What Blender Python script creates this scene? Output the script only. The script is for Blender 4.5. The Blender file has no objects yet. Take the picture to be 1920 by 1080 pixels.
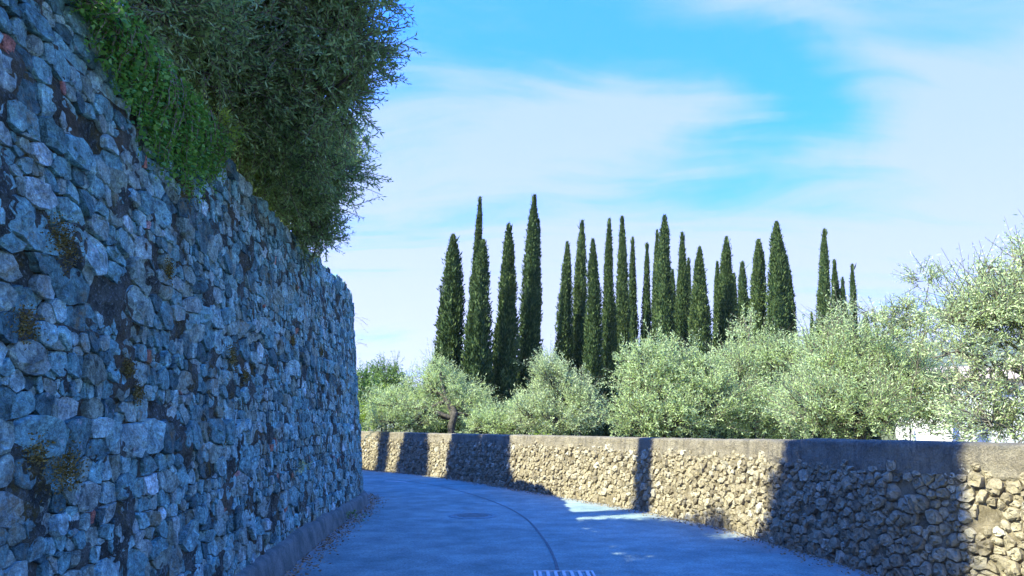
import bpy, math, random
import numpy as np
from mathutils import noise, Vector

random.seed(7); rng = np.random.default_rng(7)
R = math.radians
scene = bpy.context.scene
C = scene.collection

# ------------------------------------------------------------------ camera
FOC, EYE = 1387.0, 1.4
PITCH = math.atan(260 / FOC)
cd = bpy.data.cameras.new('camera'); cam = bpy.data.objects.new('camera', cd); C.objects.link(cam)
cam.location = (0, 0, EYE); cam.rotation_euler = (math.pi / 2 + PITCH, 0, 0)
cd.sensor_width = 36; cd.lens = 36 * FOC / 1920; cd.clip_start = 0.05; cd.clip_end = 9000
scene.camera = cam

# ------------------------------------------------------------------ light
SUN_EL, SUN_TH = R(42), R(24)            # elevation; turned behind the camera from straight left
to_sun = Vector((-math.cos(SUN_TH) * math.cos(SUN_EL), -math.sin(SUN_TH) * math.cos(SUN_EL), math.sin(SUN_EL)))
sd = bpy.data.lights.new('sun', 'SUN'); sd.energy = 4.2; sd.angle = R(0.5); sd.color = (1.0, 0.785, 0.54)
sun = bpy.data.objects.new('sun', sd); C.objects.link(sun)
sun.rotation_euler = to_sun.to_track_quat('Z', 'Y').to_euler(); sun.location = (-20, -5, 30)

scene.view_settings.view_transform = 'Standard'; scene.view_settings.look = 'None'
scene.view_settings.gamma = 1.0; scene.view_settings.exposure = 2.05
scene.view_settings.use_white_balance = True; scene.view_settings.white_balance_temperature = 5200; scene.view_settings.white_balance_tint = -14
scene.cycles.max_bounces = 8; scene.cycles.transparent_max_bounces = 8


# ------------------------------------------------------------------ node helpers
class N:
    def __init__(self, tree): self.t = tree
    def n(self, typ, **kw):
        x = self.t.nodes.new(typ)
        for k, v in kw.items(): setattr(x, k, v)
        return x
    def put(self, sock, v):
        if isinstance(v, bpy.types.NodeSocket): self.t.links.new(v, sock)
        elif v is not None: sock.default_value = v
    def m(self, op, a, b=None, c=None, clamp=False):
        x = self.n('ShaderNodeMath', operation=op, use_clamp=clamp)
        for i, v in enumerate((a, b, c)):
            if v is not None: self.put(x.inputs[i], v)
        return x.outputs[0]
    def v(self, op, a, b=None, s=None):
        x = self.n('ShaderNodeVectorMath', operation=op)
        self.put(x.inputs[0], a)
        if b is not None: self.put(x.inputs[1], b)
        if s is not None: self.put(x.inputs[3], s)
        return x.outputs['Value'] if op in ('DOT_PRODUCT', 'LENGTH') else x.outputs[0]
    def noise(self, vec, scale, detail=4, rough=0.55, dist=0.0, lac=2.0):
        x = self.n('ShaderNodeTexNoise'); self.put(x.inputs['Vector'], vec)
        x.inputs['Scale'].default_value = scale; x.inputs['Detail'].default_value = detail
        x.inputs['Roughness'].default_value = rough; x.inputs['Distortion'].default_value = dist
        return x.outputs['Fac']
    def ss(self, v, a, b):
        x = self.n('ShaderNodeMapRange', interpolation_type='SMOOTHSTEP'); self.put(x.inputs[0], v)
        x.inputs[1].default_value = a; x.inputs[2].default_value = b
        return x.outputs[0]
    def lin(self, v, a, b, c, d):
        x = self.n('ShaderNodeMapRange'); self.put(x.inputs[0], v)
        for i, q in enumerate((a, b, c, d)): x.inputs[i + 1].default_value = q
        return x.outputs[0]
    def mix(self, f, a, b, mode='MIX'):
        x = self.n('ShaderNodeMix', data_type='RGBA', blend_type=mode)
        self.put(x.inputs[0], f)
        for i, q in ((6, a), (7, b)):
            if isinstance(q, tuple) and len(q) == 3: q = (*q, 1)
            self.put(x.inputs[i], q)
        return x.outputs[2]
    def ramp(self, f, stops, interp='LINEAR'):
        x = self.n('ShaderNodeValToRGB'); self.put(x.inputs[0], f)
        cr = x.color_ramp; cr.interpolation = interp
        while len(cr.elements) < len(stops): cr.elements.new(0.5)
        for e, (p, c) in zip(cr.elements, stops): e.position = p; e.color = (*c, 1)
        return x.outputs[0]
    def xyz(self, v):
        x = self.n('ShaderNodeSeparateXYZ'); self.put(x.inputs[0], v); return x.outputs
    def comb(self, a, b, c):
        x = self.n('ShaderNodeCombineXYZ')
        for i, q in enumerate((a, b, c)): self.put(x.inputs[i], q)
        return x.outputs[0]
    def attr(self, name):
        x = self.n('ShaderNodeAttribute', attribute_name=name); return x.outputs['Fac']


# ------------------------------------------------------------------ sky
world = bpy.data.worlds.new('World'); scene.world = world; world.use_nodes = True
w = N(world.node_tree); world.node_tree.nodes.clear()
sky = w.n('ShaderNodeTexSky', sky_type='NISHITA', sun_disc=False)
sky.sun_elevation = SUN_EL; sky.sun_rotation = math.atan2(to_sun.x, to_sun.y)
sky.air_density = 1.0; sky.dust_density = 0.1; sky.ozone_density = 2.0; sky.altitude = 100
hs = w.n('ShaderNodeHueSaturation'); hs.inputs['Saturation'].default_value = 1.22; hs.inputs['Hue'].default_value = 0.492
hs.inputs['Value'].default_value = 1.0
world.node_tree.links.new(sky.outputs[0], hs.inputs['Color'])
bw = w.n('ShaderNodeRGBToBW'); w.put(bw.inputs[0], sky.outputs[0]); lum = w.m('MULTIPLY', w.m('POWER', w.m('DIVIDE', bw.outputs[0], 2.0), .4), 2.0)
skyc = w.mix(1.0, w.mix(0.93, hs.outputs[0], w.mix(1.0, w.comb(lum, lum, lum), (0.14, 0.53, 2.75), 'MULTIPLY')), (1.0, 1.0, 1.0), 'MULTIPLY')
d = w.v('NORMALIZE', w.n('ShaderNodeTexCoord').outputs['Generated'])
dx, dy, dz = w.xyz(d)[:3]
zc = w.m('MAXIMUM', dz, 0.0)
den = w.m('ADD', zc, 0.16)
p = w.comb(w.m('DIVIDE', dx, den), w.m('DIVIDE', dy, den), 0.0)
warp = w.n('ShaderNodeTexNoise'); w.put(warp.inputs['Vector'], p); warp.inputs['Scale'].default_value = 0.5; warp.inputs['Detail'].default_value = 3
pw = w.v('ADD', p, w.v('SCALE', w.v('SUBTRACT', warp.outputs['Color'], (0.5, 0.5, 0.5)), s=1.1))
mp = w.n('ShaderNodeMapping'); w.put(mp.inputs[0], pw); mp.inputs['Rotation'].default_value = (0, 0, R(28)); mp.inputs['Scale'].default_value = (0.45, 0.9, 1)
mp.inputs['Location'].default_value = (3.1, 0.7, 0)
n1 = w.noise(mp.outputs[0], 0.75, 7, 0.52, 0.25)
n2 = w.noise(mp.outputs[0], 2.6, 6, 0.6, 0.5)
cl = w.m('ADD', w.m('MULTIPLY', n1, 0.72), w.m('MULTIPLY', n2, 0.28))
mp2 = w.n('ShaderNodeMapping'); w.put(mp2.inputs[0], pw); mp2.inputs['Rotation'].default_value = (0, 0, R(38)); mp2.inputs['Scale'].default_value = (0.35, 2.6, 1)
n3 = w.noise(mp2.outputs[0], 1.3, 8, 0.62, 0.6)
cl = w.m('ADD', cl, w.m('MULTIPLY', w.m('SUBTRACT', n3, 0.5), 0.62))
# thin cirrus veil: denser towards the horizon, thinning overhead
veil = w.m('ADD', cl, w.lin(zc, 0.0, 0.62, 0.26, -0.12))
# the open blue lanes and the pale wedge between them, placed on the sky sphere ahead
yy = w.m('MAXIMUM', dy, 0.25); front = w.ss(dy, 0.3, 0.6)
wg = w.n('ShaderNodeTexNoise'); w.put(wg.inputs['Vector'], d); wg.inputs['Scale'].default_value = 5.0; wg.inputs['Detail'].default_value = 5; wg.inputs['Roughness'].default_value = .6
wx, wy, _ = w.xyz(wg.outputs['Color'])[:3]
gx = w.m('ADD', w.m('DIVIDE', dx, yy), w.m('MULTIPLY', w.m('SUBTRACT', wx, .5), .16)); gz = w.m('ADD', w.m('DIVIDE', dz, yy), w.m('MULTIPLY', w.m('SUBTRACT', wy, .5), .10))
def lane(cx, cz, a, b, rot):
    ca, sa = math.cos(R(rot)), math.sin(R(rot)); u = w.m('SUBTRACT', gx, cx); v_ = w.m('SUBTRACT', gz, cz)
    p_ = w.m('DIVIDE', w.m('ADD', w.m('MULTIPLY', u, ca), w.m('MULTIPLY', v_, sa)), a); q_ = w.m('DIVIDE', w.m('SUBTRACT', w.m('MULTIPLY', v_, ca), w.m('MULTIPLY', u, sa)), b)
    e_ = w.m('ADD', w.m('MULTIPLY', p_, p_), w.m('MULTIPLY', q_, q_))
    return w.m('MULTIPLY', w.m('POWER', 2.718, w.m('MULTIPLY', e_, -1.0)), front)
for cx, cz, a_, b_, rot, amt in [(.22, .55, .26, .055, -8, -.15), (.335, .395, .13, .05, 8, -.20), (.43, .46, .14, .06, -35, -.16), (-.02, .52, .14, .04, -12, -.07), (.14, .425, .20, .035, 8, .10), (.62, .40, .16, .10, 0, .10), (.40, .62, .3, .03, -25, .10)]:
    veil = w.m('ADD', veil, w.m('MULTIPLY', lane(cx, cz, a_, b_, rot), amt))
cov = w.ss(veil, 0.37, 0.66)
cov = w.m('ADD', w.m('MULTIPLY', cov, 0.80), 0.06)
cloud = w.mix(w.ss(zc, 0.0, 0.45), (2.25, 1.66, 1.7), (1.55, 1.45, 1.95))
col = w.mix(cov, skyc, cloud)
bg = w.n('ShaderNodeBackground'); w.put(bg.inputs[0], col); bg.inputs[1].default_value = 0.125
wo = w.n('ShaderNodeOutputWorld'); world.node_tree.links.new(bg.outputs[0], wo.inputs[0])


# ------------------------------------------------------------------ camera rays, used only to read sizes and places off the photograph
def ray(x, y):
    u = (x - 960) / FOC; v = (540 - y) / FOC; c, s = math.cos(PITCH), math.sin(PITCH)
    return np.array([u, c - v * s, s + v * c])
def at(x, y, Y): dd = ray(x, y); return dd * (Y / dd[1]) + np.array([0, 0, EYE])
def on_ground(x, y, z=0.0): dd = ray(x, y); return dd * ((z - EYE) / dd[2]) + np.array([0, 0, EYE])
def proj(P):
    P = np.asarray(P, float) - np.array([0, 0, EYE]); c, s = math.cos(PITCH), math.sin(PITCH)
    fw = P[..., 1] * c + P[..., 2] * s; up = -P[..., 1] * s + P[..., 2] * c
    return 960 + FOC * P[..., 0] / fw, 540 - FOC * up / fw, fw


# ------------------------------------------------------------------ materials
MATS = {}
def material(name, build):
    if name in MATS: return MATS[name]
    mt = bpy.data.materials.new(name); mt.use_nodes = True; mt.node_tree.nodes.clear()
    q = N(mt.node_tree)
    out = q.n('ShaderNodeOutputMaterial')
    pos = q.n('ShaderNodeNewGeometry').outputs['Position']
    sh = build(q, pos)
    mt.node_tree.links.new(sh, out.inputs[0])
    MATS[name] = mt; return mt

def principled(q, col, rough=0.85, bump=None, strength=0.4, dist=0.02, spec=0.3):
    b = q.n('ShaderNodeBsdfPrincipled')
    q.put(b.inputs['Base Color'], (*col, 1) if isinstance(col, tuple) else col)
    q.put(b.inputs['Roughness'], rough); b.inputs['Specular IOR Level'].default_value = spec
    if bump is not None:
        bp = q.n('ShaderNodeBump'); bp.inputs['Strength'].default_value = strength; bp.inputs['Distance'].default_value = dist
        q.put(bp.inputs['Height'], bump); q.put(b.inputs['Normal'], bp.outputs[0])
    return b.outputs[0]

def m_bluestone(q, pos):
    t = q.attr('tint')
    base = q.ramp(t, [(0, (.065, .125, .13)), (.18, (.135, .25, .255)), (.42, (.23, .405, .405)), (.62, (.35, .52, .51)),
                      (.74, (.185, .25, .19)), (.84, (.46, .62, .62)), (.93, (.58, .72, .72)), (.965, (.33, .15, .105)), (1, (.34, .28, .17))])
    a = q.noise(pos, 9, 5, .65); b = q.noise(pos, 38, 5, .7); c = q.noise(pos, 3.1, 3, .5); f = q.noise(pos, 150, 3, .6)
    mul = q.m('MULTIPLY', q.lin(a, .28, .72, .32, 1.75), q.lin(b, .28, .72, .35, 1.75))
    mul = q.m('MULTIPLY', mul, q.lin(f, .2, .8, .6, 1.4))
    col = q.mix(1.0, base, q.comb(mul, mul, mul), 'MULTIPLY')
    lich = q.m('MULTIPLY', q.ss(q.noise(pos, 14, 6, .7), .58, .70), q.ss(c, .42, .62))
    col = q.mix(q.m('MULTIPLY', lich, .75), col, (.56, .60, .62))
    moss = q.m('MULTIPLY', q.ss(q.noise(pos, 2.3, 5, .65), .50, .66), q.ss(q.noise(pos, 18, 5, .7), .42, .62))
    col = q.mix(q.m('MULTIPLY', moss, .75), col, (.20, .165, .06))
    h = q.m('ADD', q.m('MULTIPLY', q.noise(pos, 17, 6, .7, .4), 1.0), q.m('MULTIPLY', q.noise(pos, 70, 4, .7), .35))
    return principled(q, col, .78, h, 1.0, .06, .35)
def m_mortar_dark(q, pos):
    a = q.noise(pos, 5, 6, .65); b = q.noise(pos, 45, 4, .7)
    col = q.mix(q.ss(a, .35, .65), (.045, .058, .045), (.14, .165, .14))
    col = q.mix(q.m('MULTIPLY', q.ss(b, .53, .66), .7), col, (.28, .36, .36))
    col = q.mix(q.ss(q.noise(pos, 1.6, 5, .6), .5, .68), col, (.13, .12, .075))
    mul = q.lin(q.noise(pos, 9, 5, .65), .25, .75, .5, 1.5); col = q.mix(1.0, col, q.comb(mul, mul, mul), 'MULTIPLY')
    moss = q.m('MULTIPLY', q.ss(q.noise(pos, 2.3, 5, .65), .50, .66), q.ss(q.noise(pos, 16, 4, .7), .42, .6))
    col = q.mix(q.m('MULTIPLY', moss, .85), col, (.15, .13, .03))
    h = q.m('ADD', q.noise(pos, 25, 6, .75), q.m('MULTIPLY', b, .8))
    return principled(q, col, .95, h, 1.0, .09, .15)
def m_tanstone(q, pos):
    t = q.attr('tint')
    base = q.ramp(t, [(0, (.19, .155, .10)), (.3, (.29, .24, .155)), (.6, (.37, .31, .205)), (.85, (.43, .375, .27)), (1, (.52, .47, .36))])
    a = q.noise(pos, 14, 5, .65); b = q.noise(pos, 60, 4, .7)
    mul = q.m('MULTIPLY', q.lin(a, .25, .75, .6, 1.3), q.lin(b, .25, .75, .7, 1.25))
    col = q.mix(1.0, base, q.comb(mul, mul, mul), 'MULTIPLY')
    dirt = q.ss(q.noise(pos, 4, 5, .65), .55, .72)
    col = q.mix(q.m('MULTIPLY', dirt, .5), col, (.16, .15, .13))
    h = q.m('ADD', q.noise(pos, 30, 6, .7, .3), q.m('MULTIPLY', q.noise(pos, 110, 3, .7), .3))
    return principled(q, col, .85, h, .8, .025, .25)
def m_mortar_tan(q, pos):
    a = q.noise(pos, 8, 6, .7); b = q.noise(pos, 60, 4, .7)
    col = q.mix(q.ss(a, .35, .65), (.13, .105, .065), (.28, .23, .15))
    col = q.mix(q.m('MULTIPLY', q.ss(b, .5, .7), .5), col, (.36, .305, .21))
    return principled(q, col, .95, q.noise(pos, 35, 6, .75), 1.0, .03, .15)
def m_plaster(q, pos):
    sx, sy, sz = q.xyz(pos)[:3]
    st = q.comb(q.m('MULTIPLY', sx, 9), q.m('MULTIPLY', sy, 9), q.m('MULTIPLY', sz, 1.1))
    streak = q.noise(st, 1.0, 5, .65); a = q.noise(pos, 3, 6, .65); b = q.noise(pos, 50, 5, .7)
    col = q.mix(q.ss(a, .3, .7), (.24, .20, .14), (.37, .315, .225))
    col = q.mix(q.m('MULTIPLY', q.ss(streak, .47, .64), .6), col, (.15, .13, .10))
    top = q.m('MULTIPLY', q.ss(sz, 1.16, 1.25), q.ss(q.noise(pos, 7, 5, .7), .35, .6))
    col = q.mix(q.m('MULTIPLY', top, .6), col, (.15, .145, .13))
    mul = q.lin(b, .25, .75, .6, 1.35)
    col = q.mix(1.0, col, q.comb(mul, mul, mul), 'MULTIPLY')
    h = q.m('ADD', q.noise(pos, 22, 6, .7), q.m('MULTIPLY', b, .6))
    return principled(q, col, .92, h, 1.0, .06, .2)
def m_plinth(q, pos):
    a = q.noise(pos, 4, 6, .65); b = q.noise(pos, 60, 4, .7)
    col = q.mix(q.ss(a, .3, .7), (.085, .11, .10), (.19, .22, .20))
    mul = q.lin(b, .25, .75, .7, 1.25)
    col = q.mix(1.0, col, q.comb(mul, mul, mul), 'MULTIPLY')
    return principled(q, col, .9, q.m('ADD', q.noise(pos, 18, 6, .7), b), .7, .02, .2)
def m_asphalt(q, pos):
    e = q.attr('edge')
    a = q.noise(pos, .55, 5, .6); b = q.noise(pos, 38, 6, .8); c = q.noise(pos, 2.2, 9, .75)
    col = q.mix(q.ss(a, .3, .7), (.205, .268, .256), (.285, .35, .332))
    mul = q.m('MULTIPLY', q.lin(b, .3, .7, .5, 1.5), q.lin(c, .3, .7, .72, 1.28))
    col = q.mix(1.0, col, q.comb(mul, mul, mul), 'MULTIPLY')
    dust = q.m('MULTIPLY', q.ss(q.m('ADD', e, q.m('MULTIPLY', q.m('SUBTRACT', q.noise(pos, 3, 6, .7), .5), .9)), .35, .95), .75)
    col = q.mix(dust, col, (.33, .31, .285))
    h = q.m('ADD', q.m('MULTIPLY', b, 1.0), q.m('MULTIPLY', c, .5))
    return principled(q, col, .9, h, .8, .02, .2)
def m_plain(a, b, scale=20, rough=.8, bump=.4, metal=0.0):
    def f(q, pos):
        n = q.noise(pos, scale, 5, .65)
        return principled(q, q.mix(q.ss(n, .3, .7), a, b), rough, n, bump, .02)
    return f
def m_leaf(dark, light, transl=(.2, .3, .05), tf=.25, rough=.55):
    def f(q, pos):
        t = q.attr('tint')
        col = q.mix(t, dark, light)
        n = q.noise(pos, 1.7, 3, .5); mul = q.lin(n, .25, .75, .75, 1.25)
        col = q.mix(1.0, col, q.comb(mul, mul, mul), 'MULTIPLY')
        b = principled(q, col, rough, spec=.25)
        tr = q.n('ShaderNodeBsdfTranslucent'); tr.inputs[0].default_value = (*transl, 1)
        mx = q.n('ShaderNodeMixShader'); mx.inputs[0].default_value = tf
        q.put(mx.inputs[1], b); q.put(mx.inputs[2], tr.outputs[0])
        return mx.outputs[0]
    return f
def m_grass(q, pos):
    a = q.noise(pos, .4, 6, .65); b = q.noise(pos, 14, 5, .7)
    col = q.mix(q.ss(a, .35, .65), (.09, .11, .035), (.19, .17, .08))
    col = q.mix(q.ss(b, .4, .7), col, (.13, .13, .06))
    return principled(q, col, .95, b, .8, .05, .1)
def m_hill(q, pos):
    a = q.noise(pos, .012, 8, .65)
    return principled(q, q.mix(q.ss(a, .4, .6), (.06, .085, .04), (.13, .14, .08)), .95, spec=.1)

BLUESTONE = material('weathered_stone', m_bluestone); MORTARD = material('old_mortar', m_mortar_dark)
TANSTONE = material('tan_fieldstone', m_tanstone); MORTART = material('tan_mortar', m_mortar_tan)
PLASTER = material('weathered_render', m_plaster); PLINTH = material('concrete_plinth', m_plinth)
ASPHALT = material('asphalt', m_asphalt); GRASS = material('dry_grass', m_grass); HILL = material('wooded_hill', m_hill)
SEAM = material('tar_seam', m_plain((.07, .09, .10), (.12, .15, .16), 9, .8))
PAINT = material('worn_road_paint', m_plain((.45, .45, .45), (.78, .78, .76), 25, .7))
IRON = material('cast_iron', m_plain((.15, .20, .215), (.24, .30, .31), 14, .8))
GALV = material('galvanised_steel', m_plain((.36, .42, .45), (.60, .64, .66), 25, .5))
BARK = material('olive_bark', m_plain((.035, .03, .024), (.11, .095, .075), 14, .95, .9))
TWIG = material('twig_bark', m_plain((.10, .09, .065), (.19, .17, .13), 14, .95))
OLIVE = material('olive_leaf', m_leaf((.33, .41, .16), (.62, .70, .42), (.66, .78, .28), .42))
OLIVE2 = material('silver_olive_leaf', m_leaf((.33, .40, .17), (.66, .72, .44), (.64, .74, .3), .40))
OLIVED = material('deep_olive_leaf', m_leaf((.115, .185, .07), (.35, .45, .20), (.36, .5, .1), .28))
CYP = material('cypress_spray', m_leaf((.026, .054, .02), (.17, .215, .07), (.1, .14, .03), .1, .8))
IVY = material('ivy_leaf', m_leaf((.045, .12, .025), (.27, .45, .10), (.32, .52, .06), .3))
LIME = material('lime_shrub_leaf', m_leaf((.14, .22, .02), (.34, .42, .05), (.35, .5, .05), .3))
BUSH = material('dark_shrub_leaf', m_leaf((.11, .19, .05), (.30, .40, .14), (.3, .45, .08), .3))
DRY = material('dry_leaf', m_leaf((.14, .10, .05), (.34, .27, .15), (.3, .22, .1), .15))
MOSS = material('yellow_moss', m_leaf((.09, .08, .02), (.26, .215, .06), (.2, .18, .04), .12))
WHITE = material('pale_house_wall', m_plain((.74, .70, .67), (.82, .79, .76), 3, .9))
ROOF = material('roof_tile', m_plain((.46, .34, .28), (.58, .46, .39), 8, .9))
DARKG = material('window_glass', m_plain((.02, .025, .03), (.04, .045, .05), 3, .15))


# ------------------------------------------------------------------ mesh helpers
def obj(name, V, F, mat, parent=None, smooth=False, tint=None, edge=None, loc=None):
    """V (n,3), F list of tuples or (m,k) array -> one mesh object"""
    V = np.asarray(V, np.float32)
    if loc is not None: V = V - np.asarray(loc, np.float32)
    me = bpy.data.meshes.new(name)
    if isinstance(F, np.ndarray):
        m, k = F.shape
        me.vertices.add(len(V)); me.vertices.foreach_set('co', V.ravel())
        me.loops.add(m * k); me.loops.foreach_set('vertex_index', F.astype(np.int32).ravel())
        me.polygons.add(m); me.polygons.foreach_set('loop_start', np.arange(0, m * k, k, dtype=np.int32))
        me.update(calc_edges=True)
    else:
        me.from_pydata(V.tolist(), [], [tuple(int(i) for i in f) for f in F]); me.update()
    if smooth: me.polygons.foreach_set('use_smooth', np.ones(len(me.polygons), bool))
    if tint is not None:
        tint = np.asarray(tint, np.float32)
        dom = 'FACE' if len(tint) == len(me.polygons) and len(tint) != len(V) else 'POINT'
        me.attributes.new('tint', 'FLOAT', dom).data.foreach_set('value', tint)
    if edge is not None:
        me.attributes.new('edge', 'FLOAT', 'POINT').data.foreach_set('value', np.asarray(edge, np.float32))
    me.materials.append(mat)
    o = bpy.data.objects.new(name, me); C.objects.link(o)
    if parent is not None: o.parent = parent
    if loc is not None: o.location = Vector(loc) - (parent.location if parent is not None else Vector())
    elif parent is not None: o.location = -parent.location
    return o
def empty(name, loc): o = bpy.data.objects.new(name, None); C.objects.link(o); o.location = loc; o.empty_display_size = .3; return o
def tag(o, label, cat, group=None):
    o['label'] = label; o['category'] = cat
    if group: o['group'] = group
    return o
def kind(o, k): o['kind'] = k; return o

def unit(a): return a / np.maximum(np.linalg.norm(a, axis=-1, keepdims=True), 1e-9)

def tube(pts, rad, sides=7):
    pts = np.asarray(pts, float); n = len(pts); V = []; F = []
    t = unit(np.gradient(pts, axis=0)); ref = np.array([.31, .17, .94]) if abs(t[0][2]) < .9 else np.array([1., .1, 0])
    for i in range(n):
        a = unit(np.cross(t[i], ref)); b = np.cross(t[i], a)
        for k in range(sides):
            an = 2 * math.pi * k / sides
            V.append(pts[i] + rad[i] * (math.cos(an) * a + math.sin(an) * b))
    for i in range(n - 1):
        for k in range(sides):
            F.append((i * sides + k, i * sides + (k + 1) % sides, (i + 1) * sides + (k + 1) % sides, (i + 1) * sides + k))
    F.append(tuple(range(sides - 1, -1, -1))); F.append(tuple((n - 1) * sides + k for k in range(sides)))
    return V, F
class MB:
    def __init__(s): s.V = []; s.F = []; s.T = []
    def add(s, V, F, t=None):
        o = len(s.V); s.V += [tuple(v) for v in V]; s.F += [tuple(i + o for i in f) for f in F]
        if t is not None: s.T += [t] * len(V)
    def box(s, a, b): 
        x0, y0, z0 = a; x1, y1, z1 = b
        s.add([(x0,y0,z0),(x1,y0,z0),(x1,y1,z0),(x0,y1,z0),(x0,y0,z1),(x1,y0,z1),(x1,y1,z1),(x0,y1,z1)],
              [(0,3,2,1),(4,5,6,7),(0,1,5,4),(1,2,6,5),(2,3,7,6),(3,0,4,7)])
    def bar(s, pts, rad, sides=7): s.add(*tube(pts, rad, sides))
    def build(s, name, mat, parent=None, smooth=False, loc=None):
        return obj(name, s.V, s.F, mat, parent, smooth, s.T if len(s.T) == len(s.V) and s.T else None, None, loc)

def leaves(base, dirs, length, width, fold=.0):
    """diamond leaves: base (n,3), unit dirs (n,3) -> V,F"""
    n = len(base); rnd = unit(rng.normal(size=(n, 3)))
    side = unit(np.cross(dirs, rnd)); L = np.asarray(length).reshape(-1, 1) * np.ones((n, 1)); W = np.asarray(width).reshape(-1, 1) * np.ones((n, 1))
    nor = np.cross(dirs, side)
    mid = base + dirs * L * .45
    V = np.stack([base, mid + side * W * .5 + nor * W * fold, base + dirs * L, mid - side * W * .5 + nor * W * fold], 1).reshape(-1, 3)
    F = np.arange(4 * n).reshape(n, 4)
    return V, F
def twig_leaves(b, dr, tl, m, ll, lw, droop=0.0):
    """m leaves in opposite pairs along each twig (b base, dr unit dir, tl length)"""
    n = len(b); t = np.linspace(.12, 1.0, m)[None, :, None]
    a = unit(np.cross(dr, unit(rng.normal(size=(n, 3))))); c = np.cross(dr, a)
    j = np.arange(m); ang = (j // 2) * math.pi / 2 + (j % 2) * math.pi
    per = a[:, None] * np.cos(ang)[None, :, None] + c[:, None] * np.sin(ang)[None, :, None]
    pos = b[:, None] + dr[:, None] * (tl[:, None, None] * t) + np.array([0, 0, -1]) * (droop * tl[:, None, None] * t ** 2)
    ld = unit(dr[:, None] * .75 + per * .8 + rng.normal(size=(n, m, 3)) * .25)
    pos = pos.reshape(-1, 3); ld = ld.reshape(-1, 3); k = len(pos)
    return leaves(pos, ld, ll * rng.uniform(.7, 1.25, k), lw * rng.uniform(.75, 1.25, k))
def twig_stems(b, dr, tl, r):
    n = len(b); a = unit(np.cross(dr, unit(rng.normal(size=(n, 3))))); c = np.cross(dr, a); e = b + dr * tl[:, None]
    V = []
    for base, rr in ((b, r), (e, r * .4)):
        for k in range(3):
            an = 2 * math.pi * k / 3; V.append(base + rr * (math.cos(an) * a + math.sin(an) * c))
    V = np.stack(V, 1).reshape(-1, 3)
    F = np.array([[0, 1, 4, 3], [1, 2, 5, 4], [2, 0, 3, 5]]); F = (F[None] + 6 * np.arange(n)[:, None, None]).reshape(-1, 4)
    return V, F

def curve_pts(P, step=.1):
    P = np.array(P, float); out = []
    for i in range(len(P) - 1):
        p0 = P[max(i - 1, 0)]; p1 = P[i]; p2 = P[i + 1]; p3 = P[min(i + 2, len(P) - 1)]
        m = max(2, int(np.linalg.norm(p2 - p1) / step))
        for k in range(m):
            t = k / m
            out.append(.5 * (2 * p1 + (p2 - p0) * t + (2 * p0 - 5 * p1 + 4 * p2 - p3) * t * t + (3 * p1 - p0 - 3 * p2 + p3) * t ** 3))
    out.append(P[-1]); return np.array(out)
class Line:
    """a wall's foot line; side = +1 if the road lies to the right of the direction of travel"""
    def __init__(s, P, batter, side):
        s.p = curve_pts(P); dl = np.linalg.norm(np.diff(s.p, axis=0), axis=1); s.s = np.concatenate([[0], np.cumsum(dl)])
        t = unit(np.gradient(s.p, axis=0)); s.n = np.stack([t[:, 1], -t[:, 0]], 1) * side; s.b = batter; s.L = s.s[-1]
    def P(s, q, h, out=0.0):
        q = np.asarray(q, float); h = np.asarray(h, float)
        x = np.interp(q, s.s, s.p[:, 0]); y = np.interp(q, s.s, s.p[:, 1]); nx = np.interp(q, s.s, s.n[:, 0]); ny = np.interp(q, s.s, s.n[:, 1])
        o = np.asarray(out) - s.b * h
        return np.stack([x + nx * o, y + ny * o, h + 0 * x], -1)
    def y(s, q): return np.interp(q, s.s, s.p[:, 1])
    def s_at_y(s, y): return np.interp(y, s.p[:, 1], s.s)

LEFT = Line([(-1.6, -4), (-1.8, 0), (-1.98, 3), (-2.16, 5.5), (-2.33, 7.8), (-2.45, 9.3), (-2.57, 11), (-2.68, 13), (-2.80, 14.3), (-3.06, 15.5), (-3.6, 17), (-4.6, 18.9), (-6.0, 21), (-8.0, 23.8), (-11, 27.6), (-15, 32)], .095, 1)
RIGHT = Line([(5.6, -4), (5.3, 0), (4.85, 3.4), (4.22, 5.8), (3.58, 7.4), (3.33, 8.86), (3.27, 9.02), (3.10, 10.4), (2.64, 11.9), (2.2, 13.1), (1.45, 14.8), (.47, 16.75), (-.2, 18.1), (-1.55, 20.8), (-2.6, 22.4), (-3.64, 23.7), (-4.9, 25.2), (-8, 28.8), (-12, 33.5)], .10, -1)
def top_left(q): y = LEFT.y(q); return np.interp(y, [-4, 6, 8.5, 11, 13.6, 15.2, 17, 40], [3.72, 3.74, 3.76, 3.90, 4.0, 3.9, 3.45, 3.4])
def top_right(q): y = RIGHT.y(q); return np.interp(y, [-4, 8.9, 9.08, 12, 22, 26], [1.255, 1.255, 1.235, 1.205, 1.20, 1.25])


# ------------------------------------------------------------------ ground, road, terrace, hills
g = 4000
kind(obj('ground', [(-g, -g, -.04), (g, -g, -.04), (g, g, -.04), (-g, g, -.04)], [(0, 1, 2, 3)], GRASS), 'structure')

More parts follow.
